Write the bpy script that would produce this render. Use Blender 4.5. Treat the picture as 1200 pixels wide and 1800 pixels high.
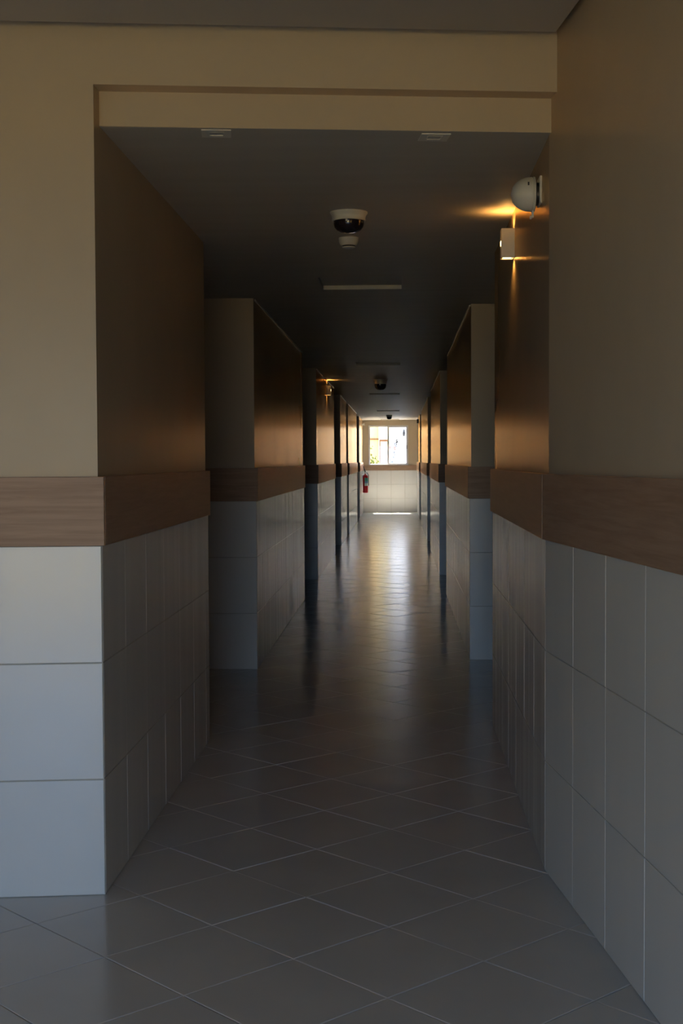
import bpy, bmesh, math, random
from mathutils import Matrix, Vector
random.seed(7)
S = bpy.context.scene
for o in list(bpy.data.objects):
    bpy.data.objects.remove(o)
COL = S.collection
R_ = math.radians

# ------------------------------------------------------------------ camera, sky, sun, exposure
H = 1.667
cd = bpy.data.cameras.new('camera')
cam = bpy.data.objects.new('camera', cd)
COL.objects.link(cam)
cd.sensor_fit = 'VERTICAL'
cd.sensor_height = 36.0
cd.sensor_width = 24.0
cd.lens = 47.151
cd.clip_start = 0.05
cd.clip_end = 300
r_, u_, f_ = (.9991, .0425, -.0047), (.0031, .0385, .9993), (-.0426, .9984, -.0383)
m3 = Matrix(((r_[0], u_[0], -f_[0]), (r_[1], u_[1], -f_[1]), (r_[2], u_[2], -f_[2]))).to_quaternion().to_matrix()
cam.matrix_world = Matrix.Translation((0, 0, H)) @ m3.to_4x4()
S.camera = cam

S.view_settings.view_transform = 'Standard'
S.view_settings.look = 'None'
S.view_settings.gamma = 1.0
S.view_settings.use_curve_mapping = False
S.view_settings.exposure = 1.47

SUN_EL, SKY, SUN = R_(67), 3.1, 50.0
w = bpy.data.worlds.new('World')
S.world = w
w.use_nodes = True
nt = w.node_tree
tcw = nt.nodes.new('ShaderNodeTexCoord')
sep = nt.nodes.new('ShaderNodeSeparateXYZ')
nt.links.new(tcw.outputs['Generated'], sep.inputs[0])
rampw = nt.nodes.new('ShaderNodeValToRGB')           # clear sky: pale at the horizon, deeper blue overhead
rampw.color_ramp.elements[0].position = 0.0
rampw.color_ramp.elements[0].color = (.48, .70, 1.0, 1)
rampw.color_ramp.elements[1].position = 0.9
rampw.color_ramp.elements[1].color = (.22, .43, 1.0, 1)
nt.links.new(sep.outputs[2], rampw.inputs[0])
bg = nt.nodes['Background']
nt.links.new(rampw.outputs[0], bg.inputs[0])
bg.inputs[1].default_value = SKY

sl = bpy.data.lights.new('sun_offscreen', 'SUN')
sl.energy = SUN
sl.angle = R_(0.55)
sl.color = (1.0, .93, .82)
sun = bpy.data.objects.new('sun_offscreen', sl)
COL.objects.link(sun)
sd = Vector((.05, -math.cos(SUN_EL), -math.sin(SUN_EL)))
sun.rotation_euler = sd.to_track_quat('-Z', 'Y').to_euler()
sun.location = (0, 60, 30)

# ------------------------------------------------------------------ plan of the place
PHI = .1196
CU, SU = math.cos(PHI), math.sin(PHI)
XL, XR, YE = -1.132, .588, 42.97          # tile planes of the corridor and of its end wall
PR = .014                                  # tile proud of plaster
RB, RT = 1.347, 1.610                      # wooden board
ZC = 2.957                                  # corridor ceiling
FV, NU = 5.160, 1.2297                     # entrance hall: tile planes of its front and right wall
UL, VB, ZH = -4.2, -3.4, 3.29              # hall: left wall, back wall, ceiling panel
XO, XI = -2.06, 1.52                       # back of the door recesses


def L(u, v):
    return (u * CU - v * SU, u * SU + v * CU)


def yat(X, v):                             # Y where the line X=const meets v=const
    return (v + X * SU) / CU


def yatu(X, u):                            # Y where X=const meets u=const
    return (u - X * CU) / SU


# ------------------------------------------------------------------ materials
def nodes(name):
    m = bpy.data.materials.new(name)
    m.use_nodes = True
    t = m.node_tree
    return m, t, t.nodes['Principled BSDF'], t.nodes.new, t.links.new


def setp(b, col=None, rough=.5, metal=0, spec=.5, coat=0):
    if col is not None:
        b.inputs['Base Color'].default_value = (*col, 1)
    b.inputs['Roughness'].default_value = rough
    b.inputs['Metallic'].default_value = metal
    b.inputs['Specular IOR Level'].default_value = spec
    b.inputs['Coat Weight'].default_value = coat


def plain(name, col, rough=.5, metal=0, spec=.5):
    m, t, b, N, K = nodes(name)
    setp(b, col, rough, metal, spec)
    n = N('ShaderNodeTexNoise')
    n.inputs['Scale'].default_value = 40
    n.inputs['Detail'].default_value = 3
    mx = N('ShaderNodeMixRGB')
    mx.blend_type = 'MULTIPLY'
    mx.inputs[0].default_value = .12
    mx.inputs[1].default_value = (*col, 1)
    K(n.outputs[0], mx.inputs[2])
    K(mx.outputs[0], b.inputs['Base Color'])
    return m


def varnish(t, b, N, K, tint, rough, bp, rr=None, top=.95):
    """tinted satin coat that shows at grazing angles"""
    gl = N('ShaderNodeBsdfGlossy')
    gl.inputs['Color'].default_value = (*tint, 1)
    gl.inputs['Roughness'].default_value = rough
    if rr:
        K(rr.outputs[0], gl.inputs['Roughness'])
    K(bp.outputs[0], gl.inputs['Normal'])
    lw = N('ShaderNodeLayerWeight')
    lw.inputs[0].default_value = .5
    pw = N('ShaderNodeMath')
    pw.operation = 'POWER'
    pw.inputs[1].default_value = 5.0
    K(lw.outputs['Facing'], pw.inputs[0])
    ma = N('ShaderNodeMath')
    ma.operation = 'MULTIPLY_ADD'
    ma.inputs[1].default_value = top
    ma.inputs[2].default_value = .012
    K(pw.outputs[0], ma.inputs[0])
    mx = N('ShaderNodeMixShader')
    K(ma.outputs[0], mx.inputs[0])
    K(b.outputs[0], mx.inputs[1])
    K(gl.outputs[0], mx.inputs[2])
    K(mx.outputs[0], t.nodes['Material Output'].inputs[0])


def surf(name, col, rough, spec, stretch, bump, fine=0, var=.08, fscale=220, dist=.002, rvar=0, sheen=None):
    """wall, floor and ceiling finish: position-based noise; stretch = noise scale per axis for the waviness"""
    m, t, b, N, K = nodes(name)
    setp(b, col, rough, 0, spec)
    g = N('ShaderNodeNewGeometry')
    mp = N('ShaderNodeMapping')
    mp.inputs['Scale'].default_value = stretch
    K(g.outputs['Position'], mp.inputs[0])
    n = N('ShaderNodeTexNoise')
    n.inputs['Scale'].default_value = 1
    n.inputs['Detail'].default_value = 1
    K(mp.outputs[0], n.inputs['Vector'])
    n2 = N('ShaderNodeTexNoise')
    n2.inputs['Scale'].default_value = fscale
    n2.inputs['Detail'].default_value = 2
    K(g.outputs['Position'], n2.inputs['Vector'])
    n3 = N('ShaderNodeTexNoise')
    n3.inputs['Scale'].default_value = 2.3
    n3.inputs['Detail'].default_value = 5
    K(g.outputs['Position'], n3.inputs['Vector'])
    hsv = N('ShaderNodeMixRGB')
    hsv.blend_type = 'MULTIPLY'
    hsv.inputs[0].default_value = 1
    hsv.inputs[1].default_value = (*col, 1)
    rmp = N('ShaderNodeMapRange')
    rmp.inputs[1].default_value = .3
    rmp.inputs[2].default_value = .7
    rmp.inputs[3].default_value = 1 - var
    rmp.inputs[4].default_value = 1 + var * .3
    K(n3.outputs[0], rmp.inputs[0])
    K(rmp.outputs[0], hsv.inputs[2])
    K(hsv.outputs[0], b.inputs['Base Color'])
    bp = N('ShaderNodeBump')
    bp.inputs['Strength'].default_value = bump
    bp.inputs['Distance'].default_value = dist
    K(n.outputs[0], bp.inputs['Height'])
    if fine:
        b2 = N('ShaderNodeBump')
        b2.inputs['Strength'].default_value = fine
        b2.inputs['Distance'].default_value = .0006
        K(n2.outputs[0], b2.inputs['Height'])
        K(bp.outputs[0], b2.inputs['Normal'])
        K(b2.outputs[0], b.inputs['Normal'])
    else:
        K(bp.outputs[0], b.inputs['Normal'])
    rr = None
    if rvar:
        rr = N('ShaderNodeMapRange')
        rr.interpolation_type = 'SMOOTHSTEP'
        rr.inputs[1].default_value = .15
        rr.inputs[2].default_value = .85
        rr.inputs[3].default_value = rough - rvar
        rr.inputs[4].default_value = rough + rvar
        K(n.outputs[0], rr.inputs[0])
        K(rr.outputs[0], b.inputs['Roughness'])
    if sheen:
        varnish(t, b, N, K, sheen, rough, bp, rr)
    return m


def wood(name, col, dark, rough=.38):
    m, t, b, N, K = nodes(name)
    setp(b, col, rough, 0, .4)
    tc = N('ShaderNodeTexCoord')
    oi = N('ShaderNodeObjectInfo')
    ad = N('ShaderNodeVectorMath')
    ad.operation = 'ADD'
    K(tc.outputs['Object'], ad.inputs[0])
    K(oi.outputs['Location'], ad.inputs[1])
    mp = N('ShaderNodeMapping')
    mp.inputs['Scale'].default_value = (1.6, 30, 30)
    K(ad.outputs[0], mp.inputs[0])
    n = N('ShaderNodeTexNoise')
    n.inputs['Scale'].default_value = 1.5
    n.inputs['Detail'].default_value = 6
    n.inputs['Roughness'].default_value = .65
    n.inputs['Distortion'].default_value = .6
    K(mp.outputs[0], n.inputs['Vector'])
    cr = N('ShaderNodeValToRGB')
    cr.color_ramp.elements[0].position = .35
    cr.color_ramp.elements[0].color = (*dark, 1)
    cr.color_ramp.elements[1].position = .62
    cr.color_ramp.elements[1].color = (*col, 1)
    K(n.outputs[0], cr.inputs[0])
    K(cr.outputs[0], b.inputs['Base Color'])
    bp = N('ShaderNodeBump')
    bp.inputs['Strength'].default_value = .08
    bp.inputs['Distance'].default_value = .001
    K(n.outputs[0], bp.inputs['Height'])
    K(bp.outputs[0], b.inputs['Normal'])
    b.inputs['Specular IOR Level'].default_value = 0
    varnish(t, b, N, K, (1.0, .72, .52), .30, bp)
    return m


def emit(name, col, s):
    m, t, b, N, K = nodes(name)
    setp(b, col, .4)
    b.inputs['Emission Color'].default_value = (*col, 1)
    b.inputs['Emission Strength'].default_value = s
    return m


def pane(name, tint, haze):
    m = bpy.data.materials.new(name)
    m.use_nodes = True
    t = m.node_tree
    t.nodes.clear()
    N, K = t.nodes.new, t.links.new
    o = N('ShaderNodeOutputMaterial')
    tr = N('ShaderNodeBsdfTransparent')
    tr.inputs[0].default_value = (*tint, 1)
    tl = N('ShaderNodeBsdfTranslucent')
    tl.inputs[0].default_value = (.9, .92, .95, 1)
    gl = N('ShaderNodeBsdfGlossy')
    gl.inputs['Roughness'].default_value = .02
    lw = N('ShaderNodeLayerWeight')
    pw = N('ShaderNodeMath')
    pw.operation = 'POWER'
    pw.inputs[1].default_value = 4.0
    K(lw.outputs['Facing'], pw.inputs[0])
    fr = N('ShaderNodeMath')
    fr.operation = 'MULTIPLY_ADD'
    fr.inputs[1].default_value = .9
    fr.inputs[2].default_value = .04
    K(pw.outputs[0], fr.inputs[0])
    lw.inputs[0].default_value = .5
    a = N('ShaderNodeMixShader')
    a.inputs[0].default_value = haze
    K(tr.outputs[0], a.inputs[1])
    K(tl.outputs[0], a.inputs[2])
    c = N('ShaderNodeMixShader')
    K(fr.outputs[0], c.inputs[0])
    K(a.outputs[0], c.inputs[1])
    K(gl.outputs[0], c.inputs[2])
    K(c.outputs[0], o.inputs[0])
    return m


def leafmat(name, c1, c2):
    m, t, b, N, K = nodes(name)
    setp(b, c1, .7, 0, .08)
    g = N('ShaderNodeNewGeometry')
    cr = N('ShaderNodeValToRGB')
    cr.color_ramp.elements[0].color = (*c1, 1)
    cr.color_ramp.elements[1].color = (*c2, 1)
    K(g.outputs['Random Per Island'], cr.inputs[0])
    K(cr.outputs[0], b.inputs['Base Color'])
    return m


M = dict(
    plaster=surf('beige wall paint', (.56, .465, .34), .23, 0, (9, 9, .25), 0, .05, .05, 140, .002, .035, (1.0, .70, .40)),
    ceil=surf('pale ceiling paint', (.55, .51, .44), .52, .2, (.5, 9, 1), .3, 0, .04, 140, .003, .1),
    hallceil=surf('hall ceiling paint', (.50, .45, .38), .6, .3, (3, 3, 3), .1, 0, .04),
    tile=surf('off white wall tile', (.68, .655, .60), .185, .5, (9, 9, .3), 0, .3, .03, 420, .002, .06),
    grout=surf('cement grout', (.50, .47, .40), .9, .1, (30, 30, 30), .3, 0, .2),
    ftile=surf('grey floor tile', (.55, .535, .51), 0.185, .5, (3.5, 3.5, 1), .3, .3, .06, 330, .002, .03),
    fgrout=surf('floor grout', (.52, .48, .40), .9, .1, (30, 30, 30), .3, 0, .25),
    wood=wood('brown wood laminate', (.43, .29, .20), (.33, .215, .145)),
    white=plain('white plastic', (.74, .71, .62), .38),
    whitegloss=plain('white lacquer', (.78, .76, .70), .25),
    alu=plain('white aluminium', (.62, .60, .60), .3),
    dark=plain('black plastic', (.02, .02, .022), .35),
    smoke=plain('smoked dome', (.018, .014, .02), .06),
    iron=plain('dark iron', (.012, .011, .010), .7, 0, .1),
    metal=plain('grey metal', (.45, .45, .45), .3, 1),
    framegrey=plain('pale frame', (.58, .55, .48), .5),
    panelgrey=plain('unlit diffuser', (.55, .53, .48), .5),
    red=plain('red enamel', (.55, .012, .015), .22),
    sticker=plain('sticker white', (.55, .62, .62), .5),
    stickergreen=plain('sticker green', (.05, .28, .22), .5),
    stickerblue=plain('sticker blue', (.12, .25, .42), .5),
    warm=emit('warm lamp', (1.0, .62, .22), 6.0),
    glass=pane('clear glass', (.95, .97, .96), .0),
    haze=pane('dusty glass', (.93, .95, .96), .004),
    yellow=surf('yellow render', (.60, .39, .16), .8, .2, (5, 5, 5), .2),
    cream=surf('cream render', (.62, .52, .30), .8, .2, (5, 5, 5), .2),
    housewhite=surf('white render', (.82, .82, .83), .8, .2, (5, 5, 5), .2),
    brown=plain('brown door wood', (.16, .07, .03), .7, 0, .1),
    ground=surf('sandy paving', (.36, .32, .26), .9, .2, (3, 3, 3), .3),
    bounce_ground=surf('bounce_ground', (.135, .105, .042), .9, .1, (8, 8, 8), .5, 0, .3),  # brown of the added ground, picked for its bounce on the hall walls
    leaf=leafmat('leaves', (.006, .012, .001), (.06, .09, .007)),
    leafdark=leafmat('vine leaves', (.004, .005, .004), (.016, .015, .010)),
    bark=plain('bark', (.10, .06, .035), .9),
    terracotta=plain('planter', (.45, .25, .16), .8),
)


# ------------------------------------------------------------------ mesh helpers
def mesh_obj(name, bm, mat, parent=None, smooth=False):
    me = bpy.data.meshes.new(name)
    bmesh.ops.recalc_face_normals(bm, faces=bm.faces)
    bm.to_mesh(me)
    bm.free()
    me.materials.append(M[mat] if isinstance(mat, str) else mat)
    if smooth:
        for pl in me.polygons:
            pl.use_smooth = True
        try:
            me.set_sharp_from_angle(angle=R_(40))
        except Exception:
            pass
    o = bpy.data.objects.new(name, me)
    COL.objects.link(o)
    if parent:
        o.parent = parent
    return o


def bx(bm, x0, x1, y0, y1, z0, z1, bev=0):
    vs = [bm.verts.new((x, y, z)) for z in (z0, z1) for y in (y0, y1) for x in (x0, x1)]
    fs = [bm.faces.new([vs[i] for i in q]) for q in ((0, 2, 3, 1), (4, 5, 7, 6), (0, 1, 5, 4), (2, 6, 7, 3), (0, 4, 6, 2), (1, 3, 7, 5))]
    if bev:
        es = list({e for f in fs for e in f.edges})
        bmesh.ops.bevel(bm, geom=es, offset=bev, segments=2, affect='EDGES', profile=.5)
    return bm


def box(name, mat, x0, x1, y0, y1, z0, z1, parent=None, bev=0):
    return mesh_obj(name, bx(bmesh.new(), x0, x1, y0, y1, z0, z1, bev), mat, parent)


def prism(bm, plan, z0, z1):
    a = [bm.verts.new((x, y, z0)) for x, y in plan]
    b = [bm.verts.new((x, y, z1)) for x, y in plan]
    bm.faces.new(a)
    bm.faces.new(b)
    n = len(plan)
    for i in range(n):
        j = (i + 1) % n
        bm.faces.new((a[i], a[j], b[j], b[i]))
    return bm


def lathe(bm, prof, seg=32, axis='Z', c=(0, 0, 0), closed=True):
    rings = []
    for r, h in prof:
        ring = []
        for k in range(seg):
            a = 2 * math.pi * k / seg
            p = (r * math.cos(a), r * math.sin(a), h)
            if axis == 'X':
                p = (p[2], p[0], p[1])
            ring.append(bm.verts.new((p[0] + c[0], p[1] + c[1], p[2] + c[2])))
        rings.append(ring)
    for a, b in zip(rings, rings[1:]):
        for k in range(seg):
            j = (k + 1) % seg
            bm.faces.new((a[k], a[j], b[j], b[k]))
    if closed:
        bm.faces.new(rings[0])
        bm.faces.new(rings[-1])
    return bm


def tube(bm, pts, r, seg=8):
    pts = [Vector(p) for p in pts]
    rings = []
    for i, p in enumerate(pts):
        d = (pts[min(i + 1, len(pts) - 1)] - pts[max(i - 1, 0)]).normalized()
        s = d.cross(Vector((0, 0, 1)) if abs(d.z) < .9 else Vector((1, 0, 0))).normalized()
        t = d.cross(s)
        rr = r[i] if isinstance(r, (list, tuple)) else r
        rings.append([bm.verts.new(p + s * rr * math.cos(2 * math.pi * k / seg) + t * rr * math.sin(2 * math.pi * k / seg)) for k in range(seg)])
    for a, b in zip(rings, rings[1:]):
        for k in range(seg):
            j = (k + 1) % seg
            bm.faces.new((a[k], a[j], b[j], b[k]))
    bm.faces.new(rings[0])
    bm.faces.new(rings[-1])
    return bm


def tag(o, label, cat, group=None, kind=None):
    o['label'] = label
    o['category'] = cat
    if group:
        o['group'] = group
    if kind:
        o['kind'] = kind
    return o


def thing(name, label, cat, loc=(0, 0, 0), rz=0, group=None):
    o = bpy.data.objects.new(name, None)
    o.empty_display_size = .1
    COL.objects.link(o)
    o.location = loc
    o.rotation_euler = (0, 0, rz)
    return tag(o, label, cat, group)


def dup(root, loc, rz=0, label=None):
    r = root.copy()
    COL.objects.link(r)
    r.location = loc
    r.rotation_euler = (0, 0, rz)
    if label:
        r['label'] = label
    for ch in list(root.children):
        c = ch.copy()
        COL.objects.link(c)
        c.parent = r
        for g in ch.children:
            d = g.copy()
            COL.objects.link(d)
            d.parent = c
    return r


# ------------------------------------------------------------------ tile and board cladding
JT = .0018                                 # half a wall joint
TCACHE = {}


def tile_mesh(wd, ht, JT=JT):
    k = (round(wd, 3), round(ht, 3), JT)
    if k not in TCACHE:
        bm = bmesh.new()
        a, h = wd / 2 - JT, ht / 2 - JT
        c = .0018
        y1, y2 = -PR + c, -PR
        b0 = [bm.verts.new(p) for p in ((-a, 0, -h), (a, 0, -h), (a, 0, h), (-a, 0, h))]
        b1 = [bm.verts.new(p) for p in ((-a, y1, -h), (a, y1, -h), (a, y1, h), (-a, y1, h))]
        b2 = [bm.verts.new(p) for p in ((-a + c, y2, -h + c), (a - c, y2, -h + c), (a - c, y2, h - c), (-a + c, y2, h - c))]
        for p, q in ((b0, b1), (b1, b2)):
            for i in range(4):
                j = (i + 1) % 4
                bm.faces.new((p[i], p[j], q[j], q[i]))
        bm.faces.new(b2)
        bmesh.ops.recalc_face_normals(bm, faces=bm.faces)
        me = bpy.data.meshes.new('wall_tile')
        bm.to_mesh(me)
        bm.free()
        me.materials.append(M['tile'])
        TCACHE[k] = me
    return TCACHE[k]


def clad(parent, p0, ang, length, joints, rt=RT, board=True, ext=(0, 0), gap=None):
    """tiles in three rows and the wooden board on a plaster face; p0 = start on the plaster plane,
    local x runs at angle ang, the face looks to local -y; joints = positions of upright joints"""
    ca, sa = math.cos(ang), math.sin(ang)
    es = [0] + [j for j in joints if .03 < j < length - .03] + [length]
    rowh = RB / 3
    bm = bmesh.new()                       # mortar bed behind the joints
    bx(bm, 0, length, -.0095, 0, 0, RB)
    g = mesh_obj('grout_bed', bm, 'grout', parent)
    g.location = (p0[0], p0[1], 0)
    g.rotation_euler = (0, 0, ang)
    for a, b in zip(es, es[1:]):
        for k in range(3):
            o = bpy.data.objects.new('wall_tile', tile_mesh(b - a, rowh, gap or JT))
            COL.objects.link(o)
            o.parent = parent
            mid = (a + b) / 2
            o.location = (p0[0] + ca * mid, p0[1] + sa * mid, (k + .5) * rowh)
            o.rotation_euler = (0, 0, ang + random.uniform(-.0025, .0025))
    if board:
        bm = bmesh.new()
        bx(bm, -ext[0], length + ext[1], -.028, 0, RB, rt, .002)
        o = mesh_obj('wood_board', bm, 'wood', parent)
        o.location = (p0[0], p0[1], 0)
        o.rotation_euler = (0, 0, ang)


def steps(first, length, pitch=.45):
    out = []
    while first < length:
        out.append(first)
        first += pitch
    return out


# ------------------------------------------------------------------ floor
fl = bmesh.new()
prism(fl, [(-2.3, 5.0), (1.75, 5.0), (1.75, 43.1), (-2.3, 43.1)], -.10, -.004)
prism(fl, [(-5.4, -4.4), (3.2, -4.4), (3.2, 5.0), (-5.4, 5.0)], -.10, -.004)
floor = tag(mesh_obj('floor', fl, 'fgrout'), 'diagonally laid grey tile floor running down the corridor', 'floor', kind='structure')
TS = .45
GX, GY = -1.3126, 4.7367
LGAPS = [(7.93, 10.64), (16.05, 18.72), (23.9, 26.4), (29.4, 30.55), (36.75, 39.15)]
RGAPS = [(8.45, 11.17), (16.66, 19.45), (25.05, 27.6), (35.45, 37.95)]


def free(x, y):
    v = -x * SU + y * CU
    u = x * CU + y * SU
    if v < FV and UL < u < NU and v > VB:
        return True
    if not (v >= FV and y < YE):
        return False
    if XL < x < min(XR, 9):
        return True
    if XO < x <= XL:
        return any(a < y < b for a, b in LGAPS)
    if XR <= x < XI:
        return any(a < y < b for a, b in RGAPS)
    return False


ft = bmesh.new()
a = TS / 2 - .0019
c = .0018
lo = [ft.verts.new(p) for p in ((-a, -a, -.01), (a, -a, -.01), (a, a, -.01), (-a, a, -.01))]
mi = [ft.verts.new(p) for p in ((-a, -a, -c), (a, -a, -c), (a, a, -c), (-a, a, -c))]
tp = [ft.verts.new(p) for p in ((-a + c, -a + c, 0), (a - c, -a + c, 0), (a - c, a - c, 0), (-a + c, a - c, 0))]
for p, q in ((lo, mi), (mi, tp)):
    for i in range(4):
        ft.faces.new((p[i], p[(i + 1) % 4], q[(i + 1) % 4], q[i]))
ft.faces.new(tp)
bmesh.ops.recalc_face_normals(ft, faces=ft.faces)
ftm = bpy.data.meshes.new('floor_tile')
ft.to_mesh(ftm)
ft.free()
ftm.materials.append(M['ftile'])
cells = []
s2 = math.sqrt(.5)
for i in range(-90, 90):
    for j in range(-30, 110):
        cx, cy = GX + (i + .5 + j + .5) * TS * s2, GY + (j + .5 - i - .5) * TS * s2
        if not (-5.2 < cx < 3 and -4.2 < cy < 43.2):
            continue
        pts = [(cx + (p + q) * TS * s2 / 2, cy + (q - p) * TS * s2 / 2) for p in (-1, -.5, 0, .5, 1) for q in (-1, -.5, 0, .5, 1)]
        if not any(free(*p) for p in pts):
            continue
        vis = any(free(*p) and p[1] > 3.7 and -.30 < p[0] / p[1] + .0427 < .30 for p in pts)
        if vis and (cx < XL - .25 or cx > XR + .25) and cy > 6:
            vis = cy < 11.5
        cells.append((0 if vis else 1, cy, cx))
cells.sort()
rest = bmesh.new()
nt_ = 0
for vis, cy, cx in cells:
    rz = R_(-45)
    if vis == 0 and nt_ < 295:
        nt_ += 1
        o = bpy.data.objects.new('floor_tile', ftm)
        COL.objects.link(o)
        o.parent = floor
        o.location = (cx, cy, random.uniform(-.0004, .0004))
        o.rotation_euler = (random.uniform(-.0018, .0018), random.uniform(-.0018, .0018), rz)
    else:
        mt = Matrix.Translation((cx, cy, random.uniform(-.0003, .0003))) @ Matrix.Rotation(rz, 4, 'Z') @ Matrix.Rotation(random.uniform(-.0018, .0018), 4, 'X')
        n0 = len(rest.verts)
        rest.from_mesh(ftm)
        rest.verts.ensure_lookup_table()
        bmesh.ops.transform(rest, matrix=mt, verts=rest.verts[n0:])
ro = mesh_obj('floor_tile_field', rest, 'ftile', floor)
ro['kind'] = 'stuff'

# ------------------------------------------------------------------ walls of the hall and the first bay of the corridor
XP, XQ = XL - PR, XR + PR                  # plaster planes
yc = yat(XP, FV + PR)                      # near left plaster corner
ZT = 3.55
bm = bmesh.new()
ul, ub = L(UL - .2, FV + PR), L(UL - .2, FV + 1.2)
prism(bm, [(XP, yc), (XP, LGAPS[0][0]), (XO, LGAPS[0][0]), ub, ul], 0, ZT)
wl = tag(mesh_obj('wall_left', bm, 'plaster'), 'beige wall with tiled dado turning from the hall into the corridor', 'wall', kind='structure')
tcy = yat(XL, FV)
ucor = XL * CU + tcy * SU                  # tile corner in hall coordinates
lenf = ucor - UL
clad(wl, L(UL, FV + PR), PHI, lenf, [lenf - .45 * k for k in range(9, 0, -1)], ext=(0, .0125))
clad(wl, (XP, yc + .002), R_(90), LGAPS[0][0] - yc - .002, steps(.42, 3, .4575))

nuP = NU + PR
ybend = yatu(XQ, nuP)
ubk = L(nuP, VB - .2)
uob = L(nuP + .9, VB - .2)
bm = bmesh.new()
prism(bm, [ubk, (XQ, ybend), (XQ, RGAPS[0][0]), (XI, RGAPS[0][0]), uob], 0, ZT)
wr = tag(mesh_obj('wall_right', bm, 'plaster'), 'beige wall with tiled dado bending into the corridor beside the egg shaped housing', 'wall', kind='structure')
vb = -XQ * SU + ybend * CU
clad(wr, L(nuP, vb - .001), PHI - R_(90), vb - VB - .05, steps(.447, 9, .4415), ext=(-.004, 0))
clad(wr, (XQ, RGAPS[0][0]), R_(-90), RGAPS[0][0] - ybend - .001, [RGAPS[0][0] - ybend - .45 * k for k in range(7, 0, -1)], ext=(0, -.002))


def segment(side, y0, y1, first, label, crown=True):
    bm = bmesh.new()
    if side == 'left':
        bx(bm, XO, XP, y0 + PR, y1, 0, ZC + .01)
    else:
        bx(bm, XQ, XI, y0 + PR, y1, 0, ZC + .01)
    o = tag(mesh_obj('wall_' + side, bm, 'plaster'), label, 'wall', kind='structure')
    ln = y1 - y0 - PR
    dp = XP - XO
    if side == 'left':
        clad(o, (XP, y0 + PR), R_(90), ln, steps(first, ln))
        clad(o, (XO, y0 + PR), 0, dp + PR, [dp + PR - .45], ext=(0, .0135))
        if crown:
            box('crown_strip', 'whitegloss', XP, XP + .010, y0 + .1, y1 - .1, ZC - .012, ZC, o)
    else:
        clad(o, (XQ, y1), R_(-90), ln, [ln - q for q in reversed(steps(first, ln))])
        clad(o, (XR, y0 + PR), 0, XI - XR, [.45], ext=(.0135, 0))
        if crown:
            box('crown_strip', 'whitegloss', XQ - .010, XQ, y0 + .1, y1 - .1, ZC - .012, ZC, o)
    return o


lb = ['first', 'second', 'third', 'fourth', 'fifth']
ls = [LGAPS[0][1], *[v for g in LGAPS[1:] for v in g], YE + .05]
for k in range(5):
    segment('left', ls[2 * k], ls[2 * k + 1], .44, ['long tiled corridor wall pier next to the first opening, before the far lit lamp',
            'tiled corridor wall pier carrying the small lit far lamp', 'short tiled corridor wall pier past the lit far lamp',
            'long tiled corridor wall pier before the fire extinguisher', 'tiled corridor wall pier behind the red fire extinguisher'][k])
rs = [RGAPS[0][1], *[v for g in RGAPS[1:] for v in g], YE + .05]
for k in range(4):
    segment('right', rs[2 * k], rs[2 * k + 1], .44, ['tiled corridor wall pier just past the near lit box lamp', 'second tiled corridor pier past the near lit box lamp',
            'third tiled corridor pier past the near lit box lamp', 'tiled corridor wall pier beside the conduit at the end window'][k])
for nm, x0, x1, t in (('wall_left', XO - .12, XO, 'plain back wall of the recesses behind the left piers'), ('wall_right', XI, XI + .12, 'plain back wall of the recesses behind the right piers')):
    tag(box(nm, 'plaster', x0, x1, 5.6 if x0 < 0 else 5.2, 43.1, 0, ZC + .1), t, 'wall', kind='structure')

# stepped header over the mouth of the corridor
bm = bmesh.new()
ur = NU + PR
p1 = [(XP, yat(XP, FV + PR)), L(ur + .05, FV + PR), L(ur + .05, FV + .30), (XP, yat(XP, FV + .30))]
prism(bm, p1, 3.09, ZT)
V2 = FV + .11
p2 = [(XP, yat(XP, V2)), L(ur + .05, V2), L(ur + .05, FV + .30), (XP, yat(XP, FV + .30))]
prism(bm, p2, ZC + .0006, 3.092)
tag(mesh_obj('wall_front', bm, 'plaster'), 'stepped beige header beam over the mouth of the corridor', 'wall', kind='structure')

# ceilings
PXC, PXW, PYL, PDEP = -.268, .615, .70, .030
PANELS = [9.83, 17.95, 26.1, 35.0, 42.32]
bm = bmesh.new()
xa, xb = PXC - PXW / 2, PXC + PXW / 2
e = .0002
fy = lambda X: yat(X, V2 + .0005)
prism(bm, [(XO - .1, 5.6), (XP - .06, 5.6), (XP - .06, fy(XP)), (xa, fy(xa)), (xa, 43.0), (XO - .1, 43.0)], ZC, ZC + .2)
prism(bm, [(xb, fy(xb)), (.75, fy(.75)), (.75, 5.6), (XI + .1, 5.6), (XI + .1, 43.0), (xb, 43.0)], ZC, ZC + .2)
yy = None
for k, py in enumerate(PANELS):
    y1 = py - PYL / 2
    if yy is None:
        prism(bm, [(xa, fy(xa)), (xb, fy(xb)), (xb, y1), (xa, y1)], ZC, ZC + .2)
    else:
        bx(bm, xa, xb, yy, y1, ZC, ZC + .2)
    yy = py + PYL / 2
bx(bm, xa, xb, yy, 43.0, ZC, ZC + .2)
tag(mesh_obj('ceiling', bm, 'ceil'), 'dim flat ceiling of the corridor with recessed panels', 'ceiling', kind='structure')
bm = bmesh.new()
prism(bm, [L(UL + .03, VB + .03), L(NU + PR - .028, VB + .03), L(NU + PR - .028, FV - .078), L(UL + .03, FV - .078)], ZH, ZH + .014)
tag(mesh_obj('ceiling', bm, 'hallceil'), 'hall ceiling panel with a dark shadow gap along the walls', 'ceiling', kind='structure')
bm = bmesh.new()
prism(bm, [L(UL - .3, VB - .3), L(NU + 1.0, VB - .3), L(NU + 1.0, FV + 3.2), L(UL - .3, FV + 3.2)], ZT, ZT + .15)
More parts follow.
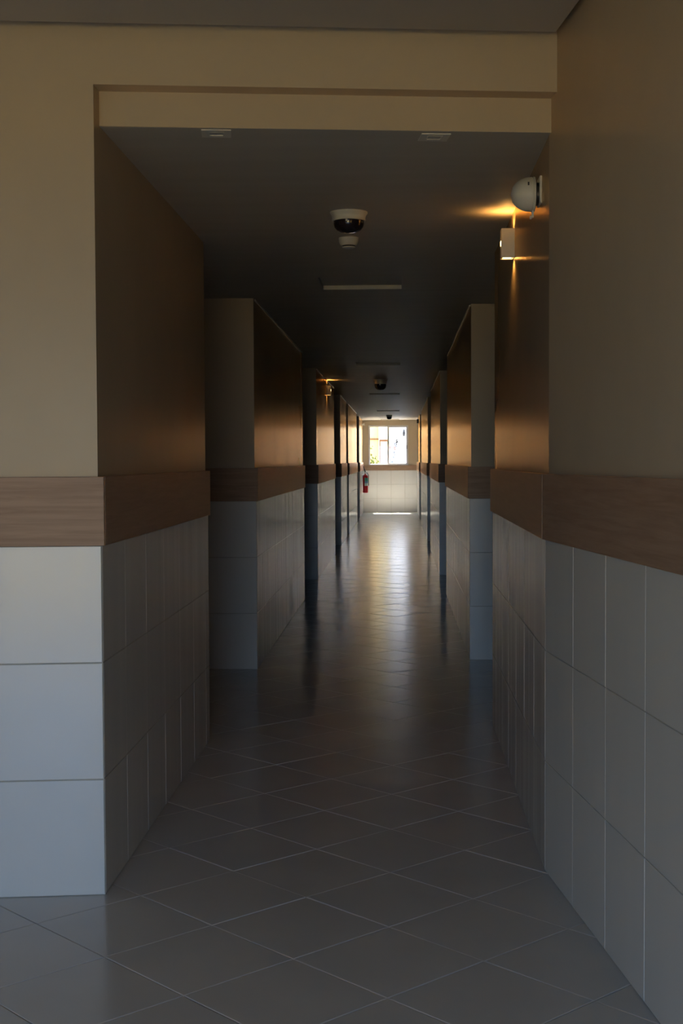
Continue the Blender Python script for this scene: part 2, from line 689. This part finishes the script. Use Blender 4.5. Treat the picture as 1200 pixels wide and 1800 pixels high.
tag(mesh_obj('ceiling', bm, 'hallceil'), 'plain slab above the hall ceiling panel', 'ceiling', kind='structure')

# hall walls behind the camera, with the wide entrance that lets the daylight in
bm = bmesh.new()
prism(bm, [L(UL - .2, VB - .2), L(UL, VB - .2), L(UL, FV + .2), L(UL - .2, FV + .2)], 0, ZT)
tag(mesh_obj('wall_left', bm, 'plaster'), 'plain beige side wall of the hall', 'wall', kind='structure')
OU0, OU1, OZ = -3.1, .1, 2.6
bm = bmesh.new()
prism(bm, [L(UL - .2, VB - .2), L(OU0, VB - .2), L(OU0, VB), L(UL - .2, VB)], 0, ZT)
prism(bm, [L(OU1, VB - .2), L(NU + .3, VB - .2), L(NU + .3, VB), L(OU1, VB)], 0, ZT)
prism(bm, [L(OU0, VB - .2), L(OU1, VB - .2), L(OU1, VB), L(OU0, VB)], OZ, ZT)
tag(mesh_obj('wall_back', bm, 'plaster'), 'beige entrance wall of the hall with a wide open doorway', 'wall', kind='structure')

# end wall with the window
WX0, WX1, WZ0, WZ1 = -.956, .314, 1.512, 2.785
bm = bmesh.new()
yb0, yb1 = YE + PR, YE + .09
bx(bm, XL - .2, WX0, yb0, yb1, 0, ZC + .2)
bx(bm, WX1, XR + .2, yb0, yb1, 0, ZC + .2)
bx(bm, WX0, WX1, yb0, yb1, 0, WZ0)
bx(bm, WX0, WX1, yb0, yb1, WZ1, ZC + .2)
we = tag(mesh_obj('wall_end', bm, 'plaster'), 'pale end wall with tiled dado under the window', 'wall', kind='structure')
clad(we, (XL, YE + PR), 0, XR - XL, [.445, .89, 1.335], rt=1.511, gap=.004)

win = bpy.data.objects.new('window_1', None)
COL.objects.link(win)
win.location = (0, YE + .03, WZ0)
tag(win, 'white two-sash sliding window at the end of the corridor', 'window', kind='structure')


def frame(name, x0, x1, z0, z1, wd, y0, y1, parent, mat='alu'):
    bm = bmesh.new()
    bx(bm, x0, x0 + wd, y0, y1, z0, z1)
    bx(bm, x1 - wd, x1, y0, y1, z0, z1)
    bx(bm, x0 + wd, x1 - wd, y0, y1, z0, z0 + wd)
    bx(bm, x0 + wd, x1 - wd, y0, y1, z1 - wd, z1)
    return mesh_obj(name, bm, mat, parent)


WH = WZ1 - WZ0
frame('outer_frame', WX0, WX1, 0, WH, .022, -.045, .055, win)
xm = -.325
s1 = frame('sash', WX0 + .022, xm + .025, .022, WH - .022, .028, .022, .045, win)
box('pane', 'glass', WX0 + .05, xm - .003, .031, .036, .05, WH - .05, s1)
s2_ = frame('sash', xm - .025, WX1 - .022, .022, WH - .022, .045, -.012, .014, win)
box('pane', 'haze', xm + .02, WX1 - .067, -.002, .003, .067, WH - .067, s2_)
bm = bmesh.new()
bx(bm, WX1 - .052, WX1 - .035, -.022, -.012, .52, .64, .003)
mesh_obj('latch', bm, 'dark', s2_)

# portal in the entrance behind the camera: gives no light of its own, only guides the sampling of the sky
ld = bpy.data.lights.new('entrance_sky_portal_offscreen', 'AREA')
ld.shape = 'RECTANGLE'
ld.size, ld.size_y = OU1 - OU0, OZ
ld.cycles.is_portal = True
lo_ = bpy.data.objects.new('entrance_sky_portal_offscreen', ld)
COL.objects.link(lo_)
lo_.location = (*L((OU0 + OU1) / 2, VB - .22), OZ / 2)
lo_.rotation_euler = Vector((-SU, CU, 0)).to_track_quat('-Z', 'Y').to_euler()

# ------------------------------------------------------------------ outdoors
bm = bmesh.new()
bx(bm, -60, 60, 8, 110, -.4, -.11)
tag(mesh_obj('ground', bm, 'ground'), 'sunlit sandy paving outside the building', 'ground', kind='structure')
bm = bmesh.new()
bx(bm, -60, 60, -70, 8, -.4, -.11)  # unseen ground, added to keep the bounce into the hall low and warm
tag(mesh_obj('bounce_ground', bm, 'bounce_ground'), 'unseen brown ground added outside the hall entrance for its warm bounce light', 'bounce_ground', kind='structure')
hb = thing('yellow_house', 'yellow rendered house with brown framed door seen through the end window', 'building', (-4.0, 50.4, -.11))
box('wall', 'yellow', -4.5, 3.26, 0, 4, 0, 4.8, hb)
for k in range(14):
    box('pilaster_strip', 'cream', -1.2 + k * .3, -1.17 + k * .3, -.02, 0, .3, 4.7, hb)
box('side_wall', 'cream', 3.26, 3.68, -.25, 4, 0, 4.8, hb)
dr = box('door', 'brown', 3.29, 3.62, -.29, -.25, 0, 2.55, hb)
box('door_panel', 'cream', 3.33, 3.58, -.31, -.29, .2, 2.48, dr)
box('ledge', 'brown', 2.2, 3.26, -.06, 0, 2.55, 2.6, hb)
box('roof', 'terracotta', -4.8, 3.68, -.5, 4.2, 4.8, 5.0, hb)
ww = thing('white_house', 'white rendered house wall behind the right window sash', 'building', (3.0, 49.6, -.11))
box('wall', 'housewhite', -3.3, 5, 0, 4, 0, 4.6, ww)
box('coping', 'housewhite', -3.3, 5.05, 0, 4.0, 4.6, 4.7, ww)


def leaf(bm, p, d, s, rnd):
    d = Vector(d).normalized()
    n = Vector((rnd.uniform(-1, 1), rnd.uniform(-1, 1), rnd.uniform(-1, 1)))
    sd_ = d.cross(n).normalized()
    up = sd_.cross(d)
    q = [p, p + d * s * .5 + sd_ * s * .28 + up * s * .06, p + d * s, p + d * s * .5 - sd_ * s * .28 + up * s * .06]
    vs = [bm.verts.new(v) for v in q]
    bm.faces.new((vs[0], vs[1], vs[2]))
    bm.faces.new((vs[0], vs[2], vs[3]))


def bush(name, label, loc, w_, h_, n, s, mat, stems):
    rnd = random.Random(name + str(loc))
    t = thing(name, label, 'plant', loc)
    bm = bmesh.new()
    lf = bmesh.new()
    for k in range(stems):
        a = rnd.uniform(0, 6.28)
        top = Vector((w_ * .8 * math.cos(a) * rnd.random(), w_ * .5 * math.sin(a), h_ * rnd.uniform(.6, 1)))
        mid = top * .5 + Vector((rnd.uniform(-.08, .08), 0, .1))
        tube(bm, [(0, 0, 0), mid, top], [.015, .01, .004], 5)
        for i in range(n // stems):
            f = rnd.uniform(.35, 1.02)
            p = (mid.lerp(top, (f - .5) * 2) if f > .5 else Vector((0, 0, 0)).lerp(mid, f * 2))
            p = p + Vector((rnd.gauss(0, .09), rnd.gauss(0, .09), rnd.gauss(0, .07)))
            leaf(lf, p, (rnd.uniform(-1, 1), rnd.uniform(-1, 1), rnd.uniform(-.3, 1)), s * rnd.uniform(.6, 1.3), rnd)
    mesh_obj('stems', bm, 'bark', t)
    o = mesh_obj('foliage', lf, mat, t)
    o['kind'] = 'stuff'
    return t


bush('shrub', 'leafy green shrub growing against the yellow house', (-1.0, 47.2, -.11), .5, 2.4, 1100, .095, 'leaf', 15)
bush('shrub', 'thin young shrub between the yellow and the white house', (-.5, 48.3, -.11), .28, 2.0, 150, .08, 'leaf', 6)
vt = thing('climbing_vine', 'thin climbing vine on the white house wall', 'plant', (-.35, 49.56, -.11))
rnd = random.Random(5)
path = [(0, 0, 0), (.02, -.02, .8), (.0, -.02, 1.45), (.1, -.02, 1.75), (.2, -.02, 2.05), (.26, -.02, 2.35), (.30, -.02, 2.55)]
mesh_obj('stem', tube(bmesh.new(), path, .004, 5), 'bark', vt)
lf = bmesh.new()
for k in range(70):
    f = rnd.uniform(2, 5.99)
    i = int(f)
    p = Vector(path[i]).lerp(Vector(path[i + 1]), f - i) + Vector((rnd.gauss(0, .025), -.02, rnd.gauss(0, .02)))
    leaf(lf, p, (rnd.uniform(-1, 1), -.3, rnd.uniform(-1, 1)), rnd.uniform(.06, .10), rnd)
o = mesh_obj('foliage', lf, 'leafdark', vt)
o['kind'] = 'stuff'
t = thing('wall_lamp', 'small dark lantern on the white house wall', 'lamp', (.2, 49.6, 2.55))
box('back_plate', 'iron', -.03, .03, -.02, 0, .05, .25, t)
mesh_obj('lantern', lathe(bmesh.new(), [(.02, 0), (.045, .03), (.05, .15), (.02, .2)], 10, c=(0, -.07, 0)), 'iron', t)
t = thing('door_lantern', 'brown lantern bracket at the corner of the white house', 'lamp', (-.16, 49.6, 2.05))
box('arm', 'brown', -.03, .01, -.32, 0, .10, .13, t)
box('cross_bar', 'brown', -.20, .06, -.34, -.30, .10, .13, t)
box('lantern', 'brown', -.19, -.11, -.36, -.28, .02, .10, t)
box('lantern', 'brown', -.02, .06, -.36, -.28, -.02, .10, t)

# ------------------------------------------------------------------ ceiling fittings
g = 'recessed ceiling panels along the corridor'
t = thing('ceiling_panel_light', 'unlit recessed rectangular ceiling light panel', 'ceiling light', (PXC, PANELS[0], ZC), 0, g)
bm = bmesh.new()
hx, hy, th = PXW / 2 - .0005, PYL / 2 - .0005, .012
bx(bm, -hx, -hx + th, -hy, hy, 0, PDEP)
bx(bm, hx - th, hx, -hy, hy, 0, PDEP)
bx(bm, -hx + th, hx - th, -hy, -hy + th, 0, PDEP)
bx(bm, -hx + th, hx - th, hy - th, hy, 0, PDEP)
mesh_obj('frame', bm, 'framegrey', t)
box('diffuser', 'panelgrey', -hx, hx, -hy, hy, PDEP, PDEP + .02, t)
lbs = ['unlit recessed ceiling panel right after the first dome and detector', 'unlit recessed ceiling panel before the second dome', 'unlit recessed ceiling panel just past the second dome',
       'unlit recessed ceiling panel before the dome at the far window', 'unlit recessed ceiling panel directly at the end window']
t['label'] = lbs[0]
for k in range(1, 5):
    dup(t, (PXC, PANELS[k], ZC), 0, lbs[k])

g = 'smoked dome fittings on the corridor ceiling'
t = thing('dome_camera', 'white ringed ceiling dome with smoked bowl, next to the mouth of the corridor', 'dome camera', (-.255, 7.03, ZC), 0, g)
mesh_obj('base_ring', lathe(bmesh.new(), [(.098, 0), (.098, -.006), (.090, -.016), (.086, -.034), (.088, -.040), (.088, -.046), (.080, -.046), (.080, -.03)], 40), 'white', t, True)
mesh_obj('smoked_bowl', lathe(bmesh.new(), [(.079, -.036), (.079, -.062), (.074, -.078), (.062, -.092), (.043, -.101), (.02, -.105), (.002, -.106)], 40), 'smoke', t, True)
for k in range(3):
    a = 2.1 * k + .4
    box('clip', 'white', .081 * math.cos(a) - .005, .081 * math.cos(a) + .005, .081 * math.sin(a) - .005, .081 * math.sin(a) + .005, -.058, -.040, t, .001)
d2 = dup(t, (-.285, 21.5, ZC), 0, 'dark smoked ceiling dome halfway down the corridor')
d3 = dup(t, (-.262, 38.3, ZC), 0, 'small dark ceiling dome in front of the end window')
d2.scale, d3.scale = (1.15, 1.15, 1.6), (.9, .9, 1.2)
g = 'smoke detectors on the corridor ceiling'
t = thing('smoke_detector', 'small white smoke detector behind the first ceiling dome', 'smoke detector', (-.285, 7.83, ZC), 0, g)
mesh_obj('body', lathe(bmesh.new(), [(.058, 0), (.058, -.010), (.056, -.024), (.050, -.038), (.044, -.044)], 32), 'white', t, True)
mesh_obj('sensor_gap', lathe(bmesh.new(), [(.038, -.044), (.038, -.052)], 24), 'dark', t, True)
mesh_obj('sensor_cap', lathe(bmesh.new(), [(.040, -.052), (.036, -.058), (.02, -.061), (.002, -.062)], 24), 'white', t, True)
dup(t, (-.255, 22.6, ZC), 0, 'small smoke detector behind the halfway ceiling dome')

g = 'square downlights behind the header'
for k, (x, y, l_) in enumerate(((-.712, 5.305, 'small square recessed downlight near the tiled hall pillar'), (.146, 5.42, 'small square recessed downlight near the egg shaped housing'))):
    t = thing('square_downlight', l_, 'ceiling light', (x, y, ZC), PHI, g)
    bm = bmesh.new()
    a, b, c1 = .058, .030, .004
    for x0, x1, y0, y1 in ((-a, -b, -a, a), (b, a, -a, a), (-b, b, -a, -b), (-b, b, b, a)):
        bx(bm, x0, x1, y0, y1, -c1, 0)
    mesh_obj('trim_ring', bm, 'white', t)
    box('lens', 'panelgrey', -b, b, -b, b, -.002, -.0005, t)
    bm = bmesh.new()
    for x0, x1, y0, y1 in ((-b, -b + .004, -b, b), (b - .004, b, -b, b), (-b + .004, b - .004, -b, -b + .004), (-b + .004, b - .004, b - .004, b)):
        bx(bm, x0, x1, y0, y1, -c1 - .001, -.002)
    mesh_obj('inner_lip', bm, 'white', t)


# ------------------------------------------------------------------ wall lamps and housings
def sconce(loc, sgn, label):
    """box lamp shining up and down; sgn = +1 when the room lies towards +x"""
    t = thing('box_sconce', label, 'wall lamp', loc, 0, 'lit box lamps on the corridor walls')
    d, wd, h = .068, .075, .15
    x0, x1 = (0, d) if sgn > 0 else (-d, 0)
    bm = bmesh.new()
    k = .006
    bx(bm, x0, x0 + k, -wd / 2, wd / 2, -h / 2, h / 2)
    bx(bm, x1 - k, x1, -wd / 2, wd / 2, -h / 2, h / 2)
    bx(bm, x0 + k, x1 - k, -wd / 2, -wd / 2 + k, -h / 2, h / 2)
    bx(bm, x0 + k, x1 - k, wd / 2 - k, wd / 2, -h / 2, h / 2)
    mesh_obj('body', bm, 'white', t)
    xm_ = (x0 + x1) / 2
    for s in (-1, 1):
        z = s * (h / 2 - .008)
        box('lens', 'warm', xm_ - .022, xm_ + .022, -.022, .022, min(z, z + s * .003), max(z, z + s * .003), t)
        box('lens_plate', 'dark', x0 + k, x1 - k, -wd / 2 + k, wd / 2 - k, z - .002 - s * .004, z + .002 - s * .004, t)
        ld = bpy.data.lights.new('lamp_beam', 'SPOT')
        ld.energy = .8
        ld.color = (1.0, .45, .09)
        ld.spot_size = R_(150)
        ld.spot_blend = .6
        ld.shadow_soft_size = .008
        lo = bpy.data.objects.new('lamp_beam', ld)
        COL.objects.link(lo)
        lo.parent = t
        lo.location = (xm_, 0, s * (h / 2 + .002))
        lo.rotation_euler = (math.pi if s > 0 else 0, 0, 0)
    xs = x1 if sgn > 0 else x0
    box('side_slit', 'warm', xs - .0015, xs + .0015, -.012, .012, -.010, .014, t)
    return t


sconce((XQ, 7.045, 2.787), -1, 'white box wall lamp glowing warm above the tiled wall by the hall')
sconce((XP, 21.5, 2.79), 1, 'small lit box wall lamp far down the corridor')

t = thing('egg_housing', 'white egg-shaped housing mounted high on the corridor wall', 'wall fixture', (XQ, 5.735, 2.785))
box('wall_plate', 'white', -.010, 0, -.055, .055, -.045, .068, t, .002)
mesh_obj('mount_neck', lathe(bmesh.new(), [(.048, -.010), (.048, -.026)], 24, 'X'), 'dark', t, True)
mesh_obj('rim', lathe(bmesh.new(), [(.066, -.024), (.073, -.026), (.073, -.033), (.069, -.034), (.069, -.037), (.072, -.038), (.072, -.044), (.066, -.046)], 40, 'X'), 'white', t, True)
prof = [(.0705 * math.sqrt(max(0, 1 - (q / 10) ** 2.0)) + .0008, -.044 - .082 * q / 10) for q in range(11)]
dm = mesh_obj('egg_shell', lathe(bmesh.new(), prof, 40, 'X'), 'white', t, True)
box('dark_mark', 'dark', -.060, -.054, -.0660, -.0605, .026, .040, dm)
bm = bmesh.new()
bx(bm, -.038, -.030, -.012, .012, -.098, -.066, .002)
bx(bm, -.046, -.038, -.008, .008, -.104, -.090, .002)
mesh_obj('latch', bm, 'white', t)

# ------------------------------------------------------------------ things at the far end
t = thing('fire_extinguisher', 'red fire extinguisher hanging on the wall by the end window', 'fire extinguisher', (-1.032, 41.7, .66))
rr = .082
bd = mesh_obj('cylinder', lathe(bmesh.new(), [(.06, 0), (rr, .01), (rr, .50), (.074, .535), (.05, .56), (.026, .57), (.026, .59)], 32), 'red', t, True)


def patch(name, z0, z1, mat):
    bm = bmesh.new()
    n = 10
    vs = []
    for k in range(n + 1):
        a = R_(-105) + R_(110) * k / n
        vs.append([bm.verts.new(((rr + .001) * math.cos(a), (rr + .001) * math.sin(a), z)) for z in (z0, z1)])
    for p, q in zip(vs, vs[1:]):
        bm.faces.new((p[0], q[0], q[1], p[1]))
    mesh_obj(name, bm, mat, bd)


patch('instruction_label', .22, .30, 'sticker')
patch('label_band', .30, .36, 'stickerblue')
patch('label_band', .36, .47, 'stickergreen')
mesh_obj('valve', lathe(bmesh.new(), [(.02, .59), (.024, .60), (.024, .63), (.014, .65)], 16), 'metal', t, True)
bm = bmesh.new()
tube(bm, [(0, 0, .64), (-.01, 0, .69), (-.035, -.0, .74), (-.06, 0, .83)], [.018, .018, .016, .010], 8)
mesh_obj('lever', bm, 'dark', t, True)
mesh_obj('hose', tube(bmesh.new(), [(0, .02, .62), (.06, .04, .62), (.095, .05, .55), (.098, .03, .35), (.098, .02, .22)], .011, 8), 'dark', t, True)
box('bracket', 'metal', -.10, -.06, -.02, .02, .40, .56, t)

t = thing('bullet_camera', 'small white camera with black lens high beside the end window', 'camera', (XP, 42.3, 2.80))
box('base_plate', 'white', 0, .012, -.03, .03, -.035, .035, t, .002)
box('arm', 'white', .012, .05, -.01, .01, -.01, .012, t)
mesh_obj('body', lathe(bmesh.new(), [(.026, 0), (.03, .01), (.03, .05), (.024, .055)], 20, 'X', (.03, 0, 0)), 'white', t, True)
mesh_obj('lens', lathe(bmesh.new(), [(.018, .055), (.018, .062), (.004, .064)], 16, 'X', (.03, 0, 0)), 'dark', t, True)

t = thing('emergency_box', 'small black box high on the wall by the end window with white conduit below', 'wall box', (XQ, 40.2, 2.83))
box('case', 'dark', -.055, 0, -.05, .05, -.06, .06, t, .004)
box('conduit', 'white', -.038, -.014, -.012, .012, -1.21, -.06, t)
